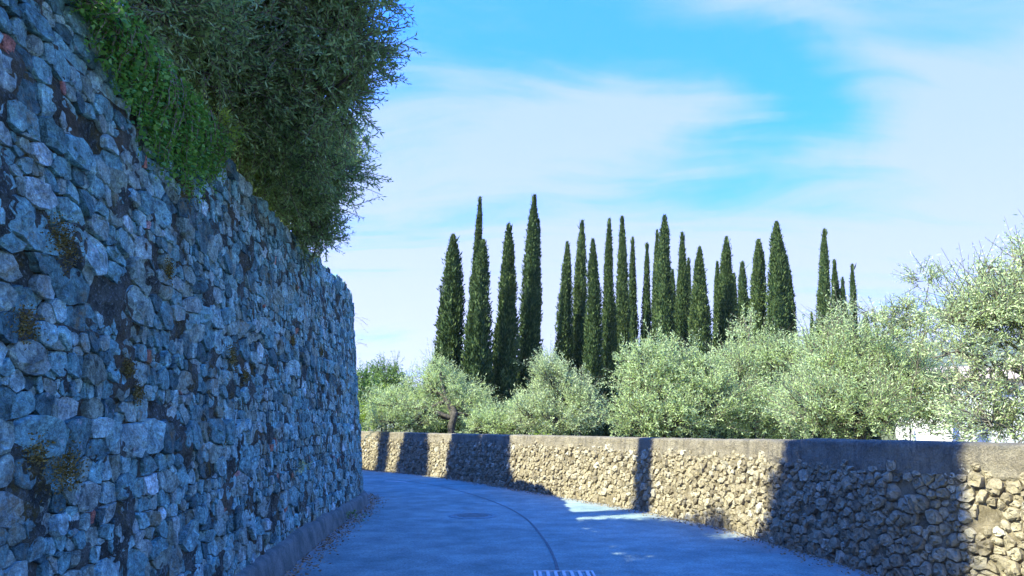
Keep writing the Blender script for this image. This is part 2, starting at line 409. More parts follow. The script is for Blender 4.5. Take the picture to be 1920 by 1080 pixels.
nt, na = 160, 18
V = []; ed = []
for i in range(nt + 1):
    yl = np.interp(i / nt, [0, 1], [-4, 31.5])
    a = LEFT.P(LEFT.s_at_y(yl), 0, -.12); ql = i / nt
    # opposite point: same share of the way along the right wall
    b = RIGHT.P(RIGHT.L * (LEFT.s_at_y(yl) / LEFT.L), 0, -.12); wd = np.linalg.norm(b - a)
    for j in range(na + 1):
        u = j / na; pnt = a * (1 - u) + b * u; V.append((pnt[0], pnt[1], .0))
        dl = u * wd; dr = (1 - u) * wd
        ed.append(max(1 - (dl - .12) / .55, 1 - (dr - .12) / .95, 0))
F = np.array([(i * (na + 1) + j, i * (na + 1) + j + 1, (i + 1) * (na + 1) + j + 1, (i + 1) * (na + 1) + j) for i in range(nt) for j in range(na)])
road = kind(obj('road', V, F, ASPHALT, edge=ed), 'structure')

def ribbon(pts, width, z, wob=.3):
    pts = np.array(pts)[:, :2]; t = unit(np.gradient(pts, axis=0)); nn = np.stack([t[:, 1], -t[:, 0]], 1); V = []; F = []
    for i, pt in enumerate(pts):
        ww = width * (1 + wob * noise.noise(Vector((i * .7, 3.3, 0))))
        V += [(*(pt - nn[i] * ww / 2), z), (*(pt + nn[i] * ww / 2), z)]
    for i in range(len(pts) - 1): F.append((2 * i, 2 * i + 1, 2 * i + 3, 2 * i + 2))
    return V, F
sp = [on_ground(*q)[:2] for q in [(1056, 1120), (1047, 1075), (1036, 1040), (1015, 1005), (985, 972), (940, 947), (880, 926), (820, 911), (770, 903.5), (725, 899)]]
obj('tar_seam', *ribbon(curve_pts(sp, .12), .03, .004), SEAM, road)
c0 = curve_pts([on_ground(*q)[:2] for q in [(722, 902.2), (742, 903.2), (764, 904.8)]], .1)
obj('paint_dash', *ribbon(c0, .12, .008), PAINT, road)

# terrace held up by the left wall
ys = np.linspace(-4, 31.5, 60); V = []; F = []
for i, y in enumerate(ys):
    q = LEFT.s_at_y(y); e = LEFT.P(q, top_left(q) - .12, -.25); V += [(-90 + min(0, e[0]), e[1] + 12 * (i == 59) * 0, e[2] + .8), (e[0] - 4, e[1], e[2] + .1), tuple(e)]
for i in range(59):
    for k in range(2): F.append((3 * i + k, 3 * i + k + 1, 3 * i + 4 + k, 3 * i + 3 + k))
kind(obj('terrace_ground', V, F, GRASS), 'structure')

nh = 90; V = []; F = []
for i in range(nh + 1):
    x = -900 + 4300 * i / nh; hgt = 188 * np.interp(x, [-900, 300, 560, 900, 1500, 2400, 3400], [.25, .6, .93, 1.0, .95, .8, .6]) + 22 * noise.noise(Vector((x * .004, 1.1, 0))) + 7 * noise.noise(Vector((x * .02, 5.1, 0)))
    V += [(x, 1250, -.5), (x * 1.06, 1450, hgt * .62 + 14 * noise.noise(Vector((x * .006, 9, 0)))), (x * 1.12, 1620, hgt), (x * 1.2, 1900, -1)]
for i in range(nh):
    for k in range(3): F.append((4 * i + k, 4 * i + 4 + k, 4 * i + 5 + k, 4 * i + 1 + k))
kind(obj('hills', V, F, HILL, smooth=True), 'structure')


# ------------------------------------------------------------------ rubble walls
def clip(poly, nx, ny, c):
    out = []; m = len(poly)
    for i in range(m):
        a = poly[i]; b = poly[(i + 1) % m]; da = a[0] * nx + a[1] * ny - c; db = b[0] * nx + b[1] * ny - c
        if da <= 0: out.append(a)
        if (da < 0 < db) or (db < 0 < da):
            t = da / (da - db); out.append((a[0] + (b[0] - a[0]) * t, a[1] + (b[1] - a[1]) * t))
    return out
def cells(seeds, rad, asp, hmin, hmaxf):
    """power-diagram cells of seeds (s,h) in a metric where s is squeezed by asp"""
    S = np.array(seeds); Q = S / np.array([asp, 1.0]); out = []
    G = {}; gs = .3
    for i, q in enumerate(Q): G.setdefault((int(q[0] // gs), int(q[1] // gs)), []).append(i)
    for i, q in enumerate(Q):
        cx, cy = int(q[0] // gs), int(q[1] // gs); nb = []
        for a in (-2, -1, 0, 1, 2):
            for b in (-2, -1, 0, 1, 2): nb += G.get((cx + a, cy + b), [])
        nb = [j for j in nb if j != i]; dd = np.linalg.norm(Q[nb] - q, axis=1); order = np.argsort(dd)[:26]
        e = .5; poly = [(q[0] - e, max(q[1] - e, hmin)), (q[0] + e, max(q[1] - e, hmin)), (q[0] + e, q[1] + e), (q[0] - e, q[1] + e)]
        hm = hmaxf(S[i][0]) + random.uniform(-.05, .05)
        poly = clip(poly, 0, 1, hm)
        for k in order:
            j = nb[k]; v = Q[j] - q; c = (Q[j] @ Q[j] - q @ q - rad[j] ** 2 + rad[i] ** 2) / 2
            if len(poly) < 3: break
            poly = clip(poly, v[0], v[1], c)
        if len(poly) >= 3: out.append((i, np.array([(a * asp, b) for a, b in poly])))
    return out
def area(p): x, y = p[:, 0], p[:, 1]; return .5 * abs(np.dot(x, np.roll(y, -1)) - np.dot(y, np.roll(x, -1)))
def stone(poly, gap, depth, line, rough, flat, ragged=.10):
    """one stone: rounded cell outline carried out of the wall face in rings"""
    c = poly.mean(0); nr = 11
    # resample outline by angle-free arclength then one corner cut
    q = poly
    for _ in range(2 if not flat else 1): k_ = .78 if not flat else .90; q = np.stack([k_ * q + (1 - k_) * np.roll(q, -1, 0), (1 - k_) * q + k_ * np.roll(q, -1, 0)], 1).reshape(-1, 2)
    dl = np.linalg.norm(np.roll(q, -1, 0) - q, axis=1); s = np.concatenate([[0], np.cumsum(dl)]); qq = np.vstack([q, q[:1]])
    nr = max(9, min(15, int(s[-1] / .05))); tt = np.linspace(0, s[-1], nr, endpoint=False)
    o = np.stack([np.interp(tt, s, qq[:, 0]), np.interp(tt, s, qq[:, 1])], 1)
    rr = np.linalg.norm(o - c, axis=1); o = c + (o - c) * np.maximum(.3, 1 - gap / np.maximum(rr, 1e-3) * rng.uniform(.4, 1.7, nr))[:, None]
    size = math.sqrt(area(poly)); ph = rng.uniform(0, 50); o = c + (o - c) * np.array([1 + ragged * noise.noise(Vector((math.cos(6.283 * i_ / nr) * 1.6, math.sin(6.283 * i_ / nr) * 1.6, ph))) for i_ in range(nr)])[:, None]; tilt = rng.normal(size=2) * (.085 if flat else .10); lean = rng.uniform(-.12, .12, 2) * size
    prof = [(1.0, -.05), (.995, depth * .7), (.955, depth * .97), (.70, depth * 1.02), (.36, depth * 1.03)] if flat else [(1.0, -.04), (.99, depth * .25), (.90, depth * .7), (.70, depth * .98), (.38, depth * 1.15)]
    rings = []; outs = []
    for k, (sc, d0) in enumerate(prof):
        a = c + (o - c) * sc + (lean * (1 - sc) if k else 0); jit = rng.normal(size=nr) * rough * (0.2 + .8 * (k > 0)) * min(size, .3)
        dd = d0 + jit * .55 + ((a - c) @ tilt if k else 0)
        rings.append(a + rng.normal(size=a.shape) * rough * size * .25 * (k > 0)); outs.append(np.where(k == 0, d0, np.maximum(dd, -.02)))
    cv = c + lean; rings.append(cv[None]); outs.append(np.array([depth * (1.03 if flat else 1.2)]))
    A = np.vstack(rings); O = np.concatenate(outs); V = line.P(A[:, 0], A[:, 1], O); F = []
    for k in range(len(prof) - 1):
        for j in range(nr): F.append((k * nr + j, k * nr + (j + 1) % nr, (k + 1) * nr + (j + 1) % nr, (k + 1) * nr + j))
    b = (len(prof) - 1) * nr
    for j in range(nr): F.append((b + j, b + (j + 1) % nr, len(V) - 1))
    return V, F
def fix_winding(F, flip): return [tuple(reversed(f)) for f in F] if flip else F

def build_stones(parent, line, polys, gapf, depthf, mat, tintf, rough, flatf, flip, n_parts=300, drop=.03, sharp=32):
    items = []
    for i, pl in polys:
        ar = area(pl)
        if ar < .0007 or random.random() < drop: continue
        c = pl.mean(0); P3 = line.P(pl[:, 0], pl[:, 1]); px, py, fw = proj(P3); vis = 0
        if fw.min() > .3:
            cx, cy = px.mean(), py.mean()
            vis = .5 * abs(np.dot(px, np.roll(py, -1)) - np.dot(py, np.roll(px, -1)))
            if cx < -20 or cx > 1940 or cy < -20 or cy > 1090: vis = 0
        items.append((vis, pl, ar, c))
    items.sort(key=lambda t: -t[0]); rest = MB()
    for k, (vis, pl, ar, c) in enumerate(items):
        flat = flatf(); V, F = stone(pl, gapf(ar), depthf(ar, c), line, rough, flat); F = fix_winding(F, flip); t = tintf(ar)
        if k < n_parts and vis > 0:
            so = obj('stone', V, F, mat, parent, True, [t] * len(V), None, tuple(V.mean(0)))
            so.data.set_sharp_from_angle(angle=R(sharp))
        else: rest.add(V, F, t)
    o = rest.build('small_stones', mat, parent, True); o['kind'] = 'stuff'; o.data.set_sharp_from_angle(angle=R(sharp))
    return o
def wall_sheet(line, s0, s1, ds, hs_f, outf, nh, flip, capback=.4):
    """front face grid + top + back of a wall body"""
    ss = np.arange(s0, s1, ds); V = []; m = nh + 3
    for s_ in ss:
        top = float(hs_f(s_)); hh = list(np.linspace(-.05, top, nh + 1))
        for h in hh: V.append(line.P(s_, h, outf(s_, h)))
        V.append(line.P(s_, top - .0, -capback)); V.append(line.P(s_, -.05, -capback - .1))
    F = []
    for i in range(len(ss) - 1):
        for j in range(m - 1):
            f = (i * m + j, i * m + j + 1, (i + 1) * m + j + 1, (i + 1) * m + j); F.append(tuple(reversed(f)) if flip else f)
    F.append(tuple(range(m)) ); F.append(tuple((len(ss) - 1) * m + j for j in range(m)))
    return V, F

# ---- left: tall retaining wall of coursed rubble
lw = empty('retaining_wall', (-2.1, 3, 0)); tag(lw, 'tall shaded rubble stone retaining wall rising along the left roadside', 'stone wall')
def nz(x, y, s=1.0, k=0.0): return noise.noise(Vector((x * s, y * s, k)))
def ledge(s, h):
    r_ = (h + .05 * nz(s, 0, .5, 6)) / .47; k_ = math.floor(r_); return .018 * nz(k_ * 3.7, s * .35, 1, 5) + .028 * (r_ - k_ - .5)
S0, S1 = LEFT.s_at_y(1.2), LEFT.s_at_y(18.6)
V, F = wall_sheet(LEFT, 0, LEFT.L, .04, lambda s: top_left(s) - .05 + .03 * nz(s, 0, 2.5), lambda s, h: -.006 + ledge(s, h) + .030 * max(0, min(1, nz(s, h, 3.2, 12) * 3)) + .016 * nz(s, h, 11, 3) + .012 * nz(s, h, 24, 5), 120, False, .42)
obj('mortar_core', V, F, MORTARD, lw, True)
random.seed(21); rng = np.random.default_rng(21)
seeds = []; rads = []; h = .12
while h < 4.0:
    rh = random.choice([.06, .085, .11, .13, .16, .20]); s_ = S0 - random.random() * .2
    while s_ < S1:
        wd = rh * random.choice([.6, .9, 1.1, 1.4, 1.8, 2.4]) * random.uniform(.85, 1.15)
        wob = .05 * nz(s_, h, .7, 4)
        kd = random.random()
        if rh > .17 and kd < .30:
            for hh in (h + rh * .27, h + rh * .75): seeds.append((s_ + wd * random.uniform(.35, .65), hh + wob)); rads.append(rh * .25)
        elif kd < .42:
            wd *= .55; seeds.append((s_ + wd * .5, h + rh * random.uniform(.35, .65) + wob)); rads.append(wd * .3)
        else:
            seeds.append((s_ + wd * .5, h + rh * random.uniform(.38, .62) + wob)); rads.append(min(rh, wd) * .48)
            if random.random() < .45: seeds.append((s_ + wd * 1.02, h + rh * random.choice([.08, .92]) + wob)); rads.append(.015)
        s_ += wd
    h += rh
polys = cells(seeds, rads, 1.5, .04, lambda s: float(top_left(s)))
def ltint(ar):
    r = random.random()
    if ar < .008 and r < .022: return random.uniform(.955, .975)
    if r < .03: return random.uniform(.80, .87)
    if r < .24: return random.uniform(.69, .80)
    return min(.68, max(0.02, random.gauss(.38, .25)))
build_stones(lw, LEFT, polys, lambda a: random.choice([-.003, .0, .003, .008]) * min(1, a / .02) ** .5, lambda a, c: random.uniform(.006, .026) + .012 * min(1, a / .06) + ledge(c[0], c[1]), BLUESTONE, ltint, .062, lambda: random.random() < .9, False, 300, .05, 30)
# concrete plinth along its foot
ss = np.arange(0, LEFT.s_at_y(16.2), .12); V = []; F = []
for s_ in ss:
    hh = float(np.interp(LEFT.y(s_), [-4, 9, 13, 15.5, 16.2], [.26, .25, .20, .13, .06])) + .03 * nz(s_, 1, 1.3) + .025 * nz(s_, 1, 5)
    ww = .09 + .03 * nz(s_, 9, 2) + .02 * nz(s_, 9, 7)
    for hgt, o_ in ((-.05, ww + .035), (hh * .5, ww + .018 + .012 * nz(s_, 4, 3)), (hh - .02, ww), (hh, ww - .025), (hh + .015, -.02)): V.append(LEFT.P(s_, hgt, o_))
for i in range(len(ss) - 1):
    for j in range(4): F.append((i * 5 + j, i * 5 + j + 1, (i + 1) * 5 + j + 1, (i + 1) * 5 + j))
obj('plinth', V, F, PLINTH, lw, True)
# moss cushions in the joints
mo = MB(); mb, md_ = [], []
for q, n_, r_ in [((110, 452), 260, .10), ((430, 670), 200, .085), ((110, 880), 300, .10), ((62, 845), 160, .07), ((232, 690), 120, .05), ((345, 352), 200, .10), ((455, 705), 120, .05), ((545, 640), 150, .07), ((250, 740), 90, .05), ((410, 820), 90, .05), ((600, 660), 120, .07), ((40, 610), 120, .07), ((310, 505), 120, .06)]:
    dd = ray(*q); best = None
    for y in np.arange(1.5, 15, .02):
        s_ = LEFT.s_at_y(y); Pq = LEFT.P(s_, 1.0); t = y / dd[1]; z = EYE + dd[2] * t; Pq = LEFT.P(s_, z); e = abs(dd[0] * t - Pq[0])
        if best is None or e < best[0]: best = (e, s_, z)
    s_, z = best[1:]; k = n_ * 3
    a = rng.normal(size=(k, 2)) * r_ * np.array([.75, .55]); mb.append(LEFT.P(s_ + a[:, 0], z + a[:, 1], .018 + .024 * rng.random(k)))
    md_.append(unit(np.array([1.0, -.1, .35]) + rng.normal(size=(k, 3)) * .7))
V, F = leaves(np.vstack(mb), np.vstack(md_), rng.uniform(.008, .02, sum(map(len, mb))), .009)
o = obj('moss', V, F, MOSS, lw, tint=rng.random(len(F))); o['kind'] = 'stuff'

# ---- right: low roadside wall, fieldstones below a rendered top band
rw = empty('roadside_wall', (2.2, 13.1, 0)); tag(rw, 'low sunlit fieldstone wall with a rendered top band along the right bend', 'stone wall')
T0, T1 = RIGHT.s_at_y(2), RIGHT.L
def right_s(y): return float(np.interp(y, RIGHT.p[:, 1], RIGHT.s))
T0, T1 = right_s(3.6), right_s(30)
def band(s): return .93 + .035 * nz(s, 0, 1.1, 2) + .02 * nz(s, 0, 5, 2)
V, F = wall_sheet(RIGHT, 0, RIGHT.L, .05, lambda s: band(s) + .1, lambda s, h: .012 + .014 * nz(s, h, 7, 8) + .012 * nz(s, h, 19, 8), 30, True, .40)
obj('mortar_core', V, F, MORTART, rw, True)
# rendered band
ss = np.arange(0, RIGHT.L, .045); V = []; F = []; nb_ = 12
for s_ in ss:
    tp = float(top_right(s_)) + .008 * nz(s_, 0, 1.0) + .006 * nz(s_, 0, 7); lo = band(s_) + .05 * nz(s_, 7, 7) + .045 * nz(s_, 7, 17)
    row = [(lo + .01, -.03), (lo, .012)] + [(lo + (tp - .02 - lo) * k / nb_, .030 + .018 * nz(s_, k * .05, 4) + .010 * nz(s_, k * .05, 17)) for k in range(1, nb_ + 1)] + [(tp, .012), (tp + .012, -.17), (tp, -.36), (tp - .4, -.42)]
    for hgt, o_ in row: V.append(RIGHT.P(s_, hgt, o_))
m = len(row)
for i in range(len(ss) - 1):
    for j in range(m - 1): F.append(((i + 1) * m + j, (i + 1) * m + j + 1, i * m + j + 1, i * m + j))
obj('render_band', V, F, PLASTER, rw, True)
seeds = []; rads = []
def dart(n, r, s0, s1, h0, h1, asp, gridc):
    for _ in range(n):
        s_, hh = random.uniform(s0, s1), random.uniform(h0, h1); q = (s_ / asp, hh); key = (int(q[0] // .3), int(q[1] // .3)); ok = True
        rr = r * random.uniform(.85, 1.2)
        for a in (-1, 0, 1):
            for b in (-1, 0, 1):
                for (x, y, r2) in gridc.get((key[0] + a, key[1] + b), ()):
                    if (x - q[0]) ** 2 + (y - q[1]) ** 2 < ((rr + r2) * .92) ** 2: ok = False; break
                if not ok: break
            if not ok: break
        if ok: gridc.setdefault(key, []).append((q[0], q[1], rr)); seeds.append((s_, hh)); rads.append(rr * .9)
gc = {}
for n_, r_ in ((260, .08), (2600, .056), (11000, .038), (26000, .025)): dart(n_, r_, T0, T1, .03, 1.05, 1.12, gc)
polys = cells(seeds, rads, 1.12, -.02, lambda s: band(s) + .09 + .07 * nz(s, 3, 2.3))
build_stones(rw, RIGHT, polys, lambda a: .002 + .006 * min(1, a / .02), lambda a, c: random.uniform(.014, .045) + .022 * min(1, a / .02), TANSTONE, lambda a: min(1, max(0, random.gauss(.5, .24))), .15, lambda: random.random() < .7, True, 300, .05, 30)


# ------------------------------------------------------------------ trees
def tree_from_lobes(name, label, cat, base, trunk_pts, trunk_r, lobes, leafmat, ll, lw_, m=14, tl=(.22, .5), upb=.45, barkmat=BARK, group=None, sub=16, shell=.5, droop=.1, names=('trunk', 'crown'), longt=1.9, lumpy=.8):
    """lobes: (centre, radii, twigs). trunk + limbs to each lobe + thin branches; crown = leafy twigs"""
    root = empty(name, tuple(base)); tag(root, label, cat, group)
    wood = MB(); tp = curve_pts(trunk_pts, .15); n = len(tp); rr = np.linspace(trunk_r, trunk_r * .55, n); rr[0] *= 1.35
    tp = tp + np.array([[.25 * trunk_r * nz(i * .5, 1), .25 * trunk_r * nz(i * .5, 7), 0] for i in range(n)])
    wood.bar(tp, rr, 9)
    fork = tp[-1]; B = []; D = []; T = []
    for c, rad, k in lobes:
        c = np.array(c, float); rad = np.array(rad, float) * np.ones(3)
        j = int(rng.integers(int(n * .6), n)); st = tp[j]; mid = (st + c) / 2 + np.array([*rng.normal(size=2) * .12, .12]) * np.linalg.norm(c - st) * .6
        lp = curve_pts([st, mid, c], .2); wood.bar(lp, np.linspace(trunk_r * .45, trunk_r * .14, len(lp)), 6)
        # sprays: small bunches of twigs that share a direction, with gaps between them
        ns_ = max(3, k // 8); us = unit(rng.normal(size=(ns_, 3))); rs = (shell + (1 - shell) * rng.random(ns_) ** .6)[:, None]
        lump = np.array([1 + lumpy * .6 * noise.noise(Vector(a * 2.4) + Vector(c)) for a in us])[:, None]
        cs = c + us * rad * rs * lump * .92; lgs = rng.random(ns_) < .16
        ds = unit(us * .75 + np.array([0, 0, upb]) + np.where(lgs, .8, 0)[:, None] * np.array([0, 0, 1 if longt > 1.5 else 0]) + rng.normal(size=(ns_, 3)) * .4)
        pick = rng.integers(0, ns_, k); lg = lgs[pick]; b = cs[pick] + rng.normal(size=(k, 3)) * (.05 + .10 * rad.mean()) * np.where(lg, .6, 1.0)[:, None]
        dr = unit(ds[pick] + rng.normal(size=(k, 3)) * .38)
        B.append(b); D.append(dr); T.append(rng.uniform(tl[0], tl[1], k) * np.where(lg, longt, 1.0))
        for i in rng.choice(k, min(sub, k), replace=False):
            e = b[i]; md = (c + e) / 2 + rng.normal(size=3) * .06 * np.linalg.norm(rad); wood.bar(curve_pts([c, md, e], .2), np.linspace(trunk_r * .15, .008, len(curve_pts([c, md, e], .2))), 4)
    B = np.vstack(B); D = np.vstack(D); T = np.concatenate(T)
    tr = wood.build(names[0], barkmat, root, True)
    V, F = twig_leaves(B, D, T, m, ll, lw_, droop); Vs, Fs = twig_stems(B, D, T, .006)
    o = obj(names[1], V, F, leafmat, root, tint=rng.random(len(F)) ** 1.1)
    obj('twigs', Vs, Fs, TWIG, root)
    return root

# --- the big olive leaning over the retaining wall (crown leans towards the road and the camera)
lob = []
for x, y, Y, r_, k in [(632, 60, 6.6, .48, 420), (600, 150, 6.7, .55, 480), (560, 30, 6.5, .65, 520), (520, 170, 7.0, .60, 520), (470, 60, 6.6, .65, 520), (580, 245, 7.4, .47, 420),
                       (614, 300, 8.6, .40, 340), (560, 310, 8.6, .5, 420), (590, 375, 9.4, .36, 260), (565, 395, 9.3, .34, 240), (500, 290, 7.8, .5, 420), (460, 215, 7.0, .5, 420), (420, 160, 6.4, .45, 380), (390, 40, 6.0, .6, 480),
                       (330, 20, 5.4, .48, 380), (260, -20, 4.9, .45, 340), (350, 110, 5.8, .36, 220), (440, 250, 7.2, .36, 220), (500, 345, 8.4, .36, 260), (560, 430, 9.6, .20, 110), (600, 440, 9.7, .2, 100),
                       (640, -60, 6.5, .5, 420), (560, -90, 6.4, .6, 480), (430, -80, 6.2, .6, 480)]:
    lob.append((at(x, y, Y), (r_, r_ * 1.1, r_ * .9), int(k * 1.35)))
for c_ in [(-3.0, 7.4, 4.6), (-3.0, 8.2, 4.75), (-3.05, 9.0, 4.8)]: lob.append((c_, (.5, .6, .62), 420))  # extra crown lobes, hidden from view, added to shade the road
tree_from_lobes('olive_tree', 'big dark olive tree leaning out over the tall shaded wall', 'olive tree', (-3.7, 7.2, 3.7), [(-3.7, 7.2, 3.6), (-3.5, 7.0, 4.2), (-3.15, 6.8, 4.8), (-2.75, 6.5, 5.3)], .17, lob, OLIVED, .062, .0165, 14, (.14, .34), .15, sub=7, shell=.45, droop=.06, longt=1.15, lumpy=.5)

# --- olive grove beyond the low wall
def px_lobes(items): return [(at(x, y, Y), (r_ * sx, r_ * 1.0, r_ * sz), int(k * .85)) for x, y, Y, r_, sx, sz, k in items]
G = 'olive trees of the grove beyond the low wall'
tree_from_lobes('olive_tree', 'spreading pale olive with a dark crooked trunk, leftmost beyond the low wall', 'olive tree', tuple(on_ground(848, 800 + FOC * 1.4 / 25)), [at(850, 860, 24.1), at(846, 800, 24.1), at(853, 775, 24.2), at(838, 752, 24.5)], .16,
    px_lobes([(760, 765, 25, .75, 1.2, .85, 420), (815, 730, 25.3, .75, 1.1, .85, 460), (825, 700, 25.4, .42, 1, 1, 200), (880, 755, 24.8, .62, 1.1, .9, 380), (735, 792, 24.6, .5, 1.4, .6, 260), (778, 792, 24.5, .42, 1.3, .6, 220), (905, 792, 24.5, .4, 1.2, .7, 220), (720, 760, 25.4, .45, 1, 1, 200), (850, 730, 25.8, .5, 1, 1, 240), (850, 785, 26.4, .6, 1.2, .8, 260)]), OLIVE, .088, .025, 12, (.25, .5), .45, group=G)
tree_from_lobes('olive_tree', 'bushy grey olive with upright sprays in front of the dark cypress trunks', 'olive tree', tuple(on_ground(1080, 800 + FOC * 1.4 / 21)), [at(1085, 890, 21), at(1082, 810, 21), at(1070, 770, 21)], .14,
    px_lobes([(1050, 750, 21, .68, 1, 1, 520), (1035, 715, 21, .42, 1, 1, 260), (1090, 765, 20.8, .5, 1, 1, 340), (1000, 780, 20.6, .5, 1, .9, 320), (1050, 790, 20.2, .45, 1.6, .6, 300), (1030, 690, 21.2, .22, .8, 1.3, 100)]), OLIVE2, .085, .022, 12, (.25, .5), .6, group=G)
tree_from_lobes('olive_tree', 'low olive clump hugging the wall between two taller olives', 'olive tree', tuple(on_ground(940, 800 + FOC * 1.4 / 23)), [at(940, 880, 23), at(942, 815, 23), at(938, 795, 23)], .1,
    px_lobes([(935, 795, 23, .42, 1.3, .7, 260), (970, 790, 22.6, .42, 1.2, .8, 260), (905, 800, 23, .3, 1.2, .8, 150), (985, 770, 22.8, .3, 1, 1, 140)]), OLIVE, .085, .022, 12, (.22, .42), .6, group=G)
tree_from_lobes('olive_tree', 'dense bright olive bush right of the dark cypress gap', 'olive tree', tuple(on_ground(1250, 800 + FOC * 1.4 / 16)), [at(1250, 920, 16), at(1252, 820, 16), at(1246, 770, 16)], .16,
    px_lobes([(1215, 735, 16, .62, 1, 1.05, 560), (1280, 735, 16.2, .6, 1, 1, 520), (1205, 680, 16.2, .35, 1, 1.1, 240), (1250, 680, 16.4, .35, 1.1, 1, 220), (1200, 785, 15.6, .45, 1.1, .8, 340), (1275, 790, 15.4, .5, 1.4, .7, 380), (1340, 760, 15.8, .5, 1.1, .9, 380), (1330, 710, 16.3, .35, 1, 1, 220), (1300, 690, 16.4, .25, 1, 1, 120)]), OLIVE, .074, .0205, 13, (.22, .48), .6, group=G)
tree_from_lobes('olive_tree', 'rounded olive with a bare brown limb showing near its top', 'olive tree', tuple(on_ground(1420, 800 + FOC * 1.4 / 17)), [at(1420, 910, 17), at(1424, 820, 17), at(1415, 745, 17), at(1425, 690, 17)], .12,
    px_lobes([(1390, 720, 17, .55, 1, 1, 420), (1455, 715, 17, .6, 1, 1, 480), (1400, 780, 16.2, .5, 1.3, .8, 400), (1475, 775, 16, .55, 1.2, .9, 460), (1440, 668, 17.2, .35, 1.1, .9, 200), (1375, 670, 17.4, .3, 1.1, .9, 150), (1500, 680, 16.8, .4, 1, 1, 260), (1405, 620, 17.6, .18, .8, 1.5, 60)]), OLIVE, .074, .0205, 13, (.22, .5), .6, TWIG, group=G)
tree_from_lobes('olive_tree', 'largest sunlit olive mound beside the wall corner, thin sprays on top', 'olive tree', tuple(on_ground(1610, 800 + FOC * 1.4 / 12.5)), [at(1610, 960, 12.5), at(1612, 830, 12.5), at(1605, 760, 12.5)], .14,
    px_lobes([(1560, 715, 12.5, .55, 1, 1, 560), (1640, 700, 12.6, .58, 1, 1, 600), (1590, 655, 12.8, .40, 1.1, 1, 360), (1530, 770, 11.6, .42, 1.2, .9, 400), (1610, 775, 11.4, .5, 1.2, .8, 520), (1700, 745, 12.2, .5, 1, 1, 500), (1760, 770, 12, .42, 1, .9, 380), (1540, 665, 12.9, .25, 1, 1.1, 160), (1660, 640, 12.9, .25, 1, 1, 130), (1720, 690, 12.5, .26, 1, 1, 140)]), OLIVE, .063, .017, 14, (.2, .46), .6, group=G)
# the same mound's long loose sprays read as a younger, thin tree
tree_from_lobes('olive_sapling', 'thin young olive with airy sprays standing against the sky', 'olive tree', tuple(on_ground(1728, 800 + FOC * 1.4 / 11.4)), [at(1712, 960, 11.4), at(1706, 760, 11.5), at(1720, 690, 11.4), at(1722, 640, 11.4), at(1735, 570, 11.4), at(1742, 530, 11.4)], .012,
    px_lobes([(1743, 522, 11.4, .18, 1, .7, 60), (1690, 600, 11.5, .22, 1.2, .9, 80), (1660, 600, 11.6, .22, 1.3, .9, 70), (1730, 620, 11.4, .3, 1.1, 1, 90), (1770, 600, 11.3, .26, 1, .8, 70), (1640, 580, 11.7, .16, 1.3, .7, 30), (1705, 575, 11.5, .12, 1, 1, 26)]), OLIVE2, .06, .016, 13, (.18, .34), .7, TWIG, sub=2, longt=1.2)
tree_from_lobes('olive_tree', 'tall silvery olive cut by the right edge of the picture', 'olive tree', tuple(on_ground(1990, 800 + FOC * 1.4 / 9.2)), [at(1995, 1010, 9.2), at(1990, 850, 9.2), at(1975, 760, 9.2), at(1960, 690, 9.2)], .06,
    px_lobes([(1880, 575, 9.2, .42, 1, .9, 330), (1940, 545, 9.3, .42, 1, 1, 300), (1850, 610, 9.1, .32, 1.1, .8, 170), (1800, 600, 9.2, .24, 1.2, .6, 80), (1910, 640, 9, .36, 1, .8, 240), (1915, 490, 9.4, .2, 1, .8, 50), (1965, 470, 9.4, .3, 1, .9, 90), (1870, 690, 8.8, .34, 1.1, .9, 90), (1820, 740, 8.9, .3, 1.1, .9, 110), (1930, 740, 8.7, .36, 1, 1, 60), (1860, 790, 8.6, .3, 1.4, .6, 130), (1790, 660, 9, .2, 1.2, .8, 50), (1930, 810, 8.6, .3, 1.4, .5, 130), (1860, 500, 9.4, .14, 1.6, .4, 16)]), OLIVE2, .062, .0165, 14, (.2, .44), .45, TWIG, group=G)

# --- shrubs beyond the far bend
tree_from_lobes('lime_shrub', 'bright lime green shrub beside the wall at the far bend', 'shrub', tuple(on_ground(715, 800 + FOC * 1.4 / 27)), [at(716, 870, 27), at(716, 800, 27), at(716, 780, 27)], .05,
    px_lobes([(712, 770, 27, .48, .9, 1.1, 260), (730, 752, 27.2, .36, .9, 1, 160), (700, 790, 27, .3, 1, 1, 110)]), LIME, .09, .04, 10, (.2, .4), .7)
tree_from_lobes('broadleaf_bush', 'dark green bush in the notch at the end of the tall wall', 'shrub', tuple(on_ground(690, 800 + FOC * 1.4 / 29)), [at(690, 865, 29), at(690, 790, 29), at(690, 760, 29)], .07,
    px_lobes([(690, 745, 29, .55, .8, 1.2, 240), (680, 780, 29, .5, .8, 1, 200), (672, 720, 29, .5, .8, 1, 160)]), BUSH, .1, .045, 10, (.2, .4), .5)
tree_from_lobes('broadleaf_tree', 'loose grey green tree behind the lime shrub, tufted top', 'tree', tuple(on_ground(722, 800 + FOC * 1.4 / 33)), [at(722, 860, 33), at(722, 780, 33), at(722, 730, 33)], .1,
    px_lobes([(722, 712, 33, .62, 1, .9, 300), (745, 725, 33, .5, 1, 1, 220), (700, 725, 33, .5, .9, 1, 200), (738, 695, 33, .3, .7, 1.1, 80), (712, 695, 33, .25, .7, 1.1, 60)]), BUSH, .1, .035, 10, (.25, .5), .7)

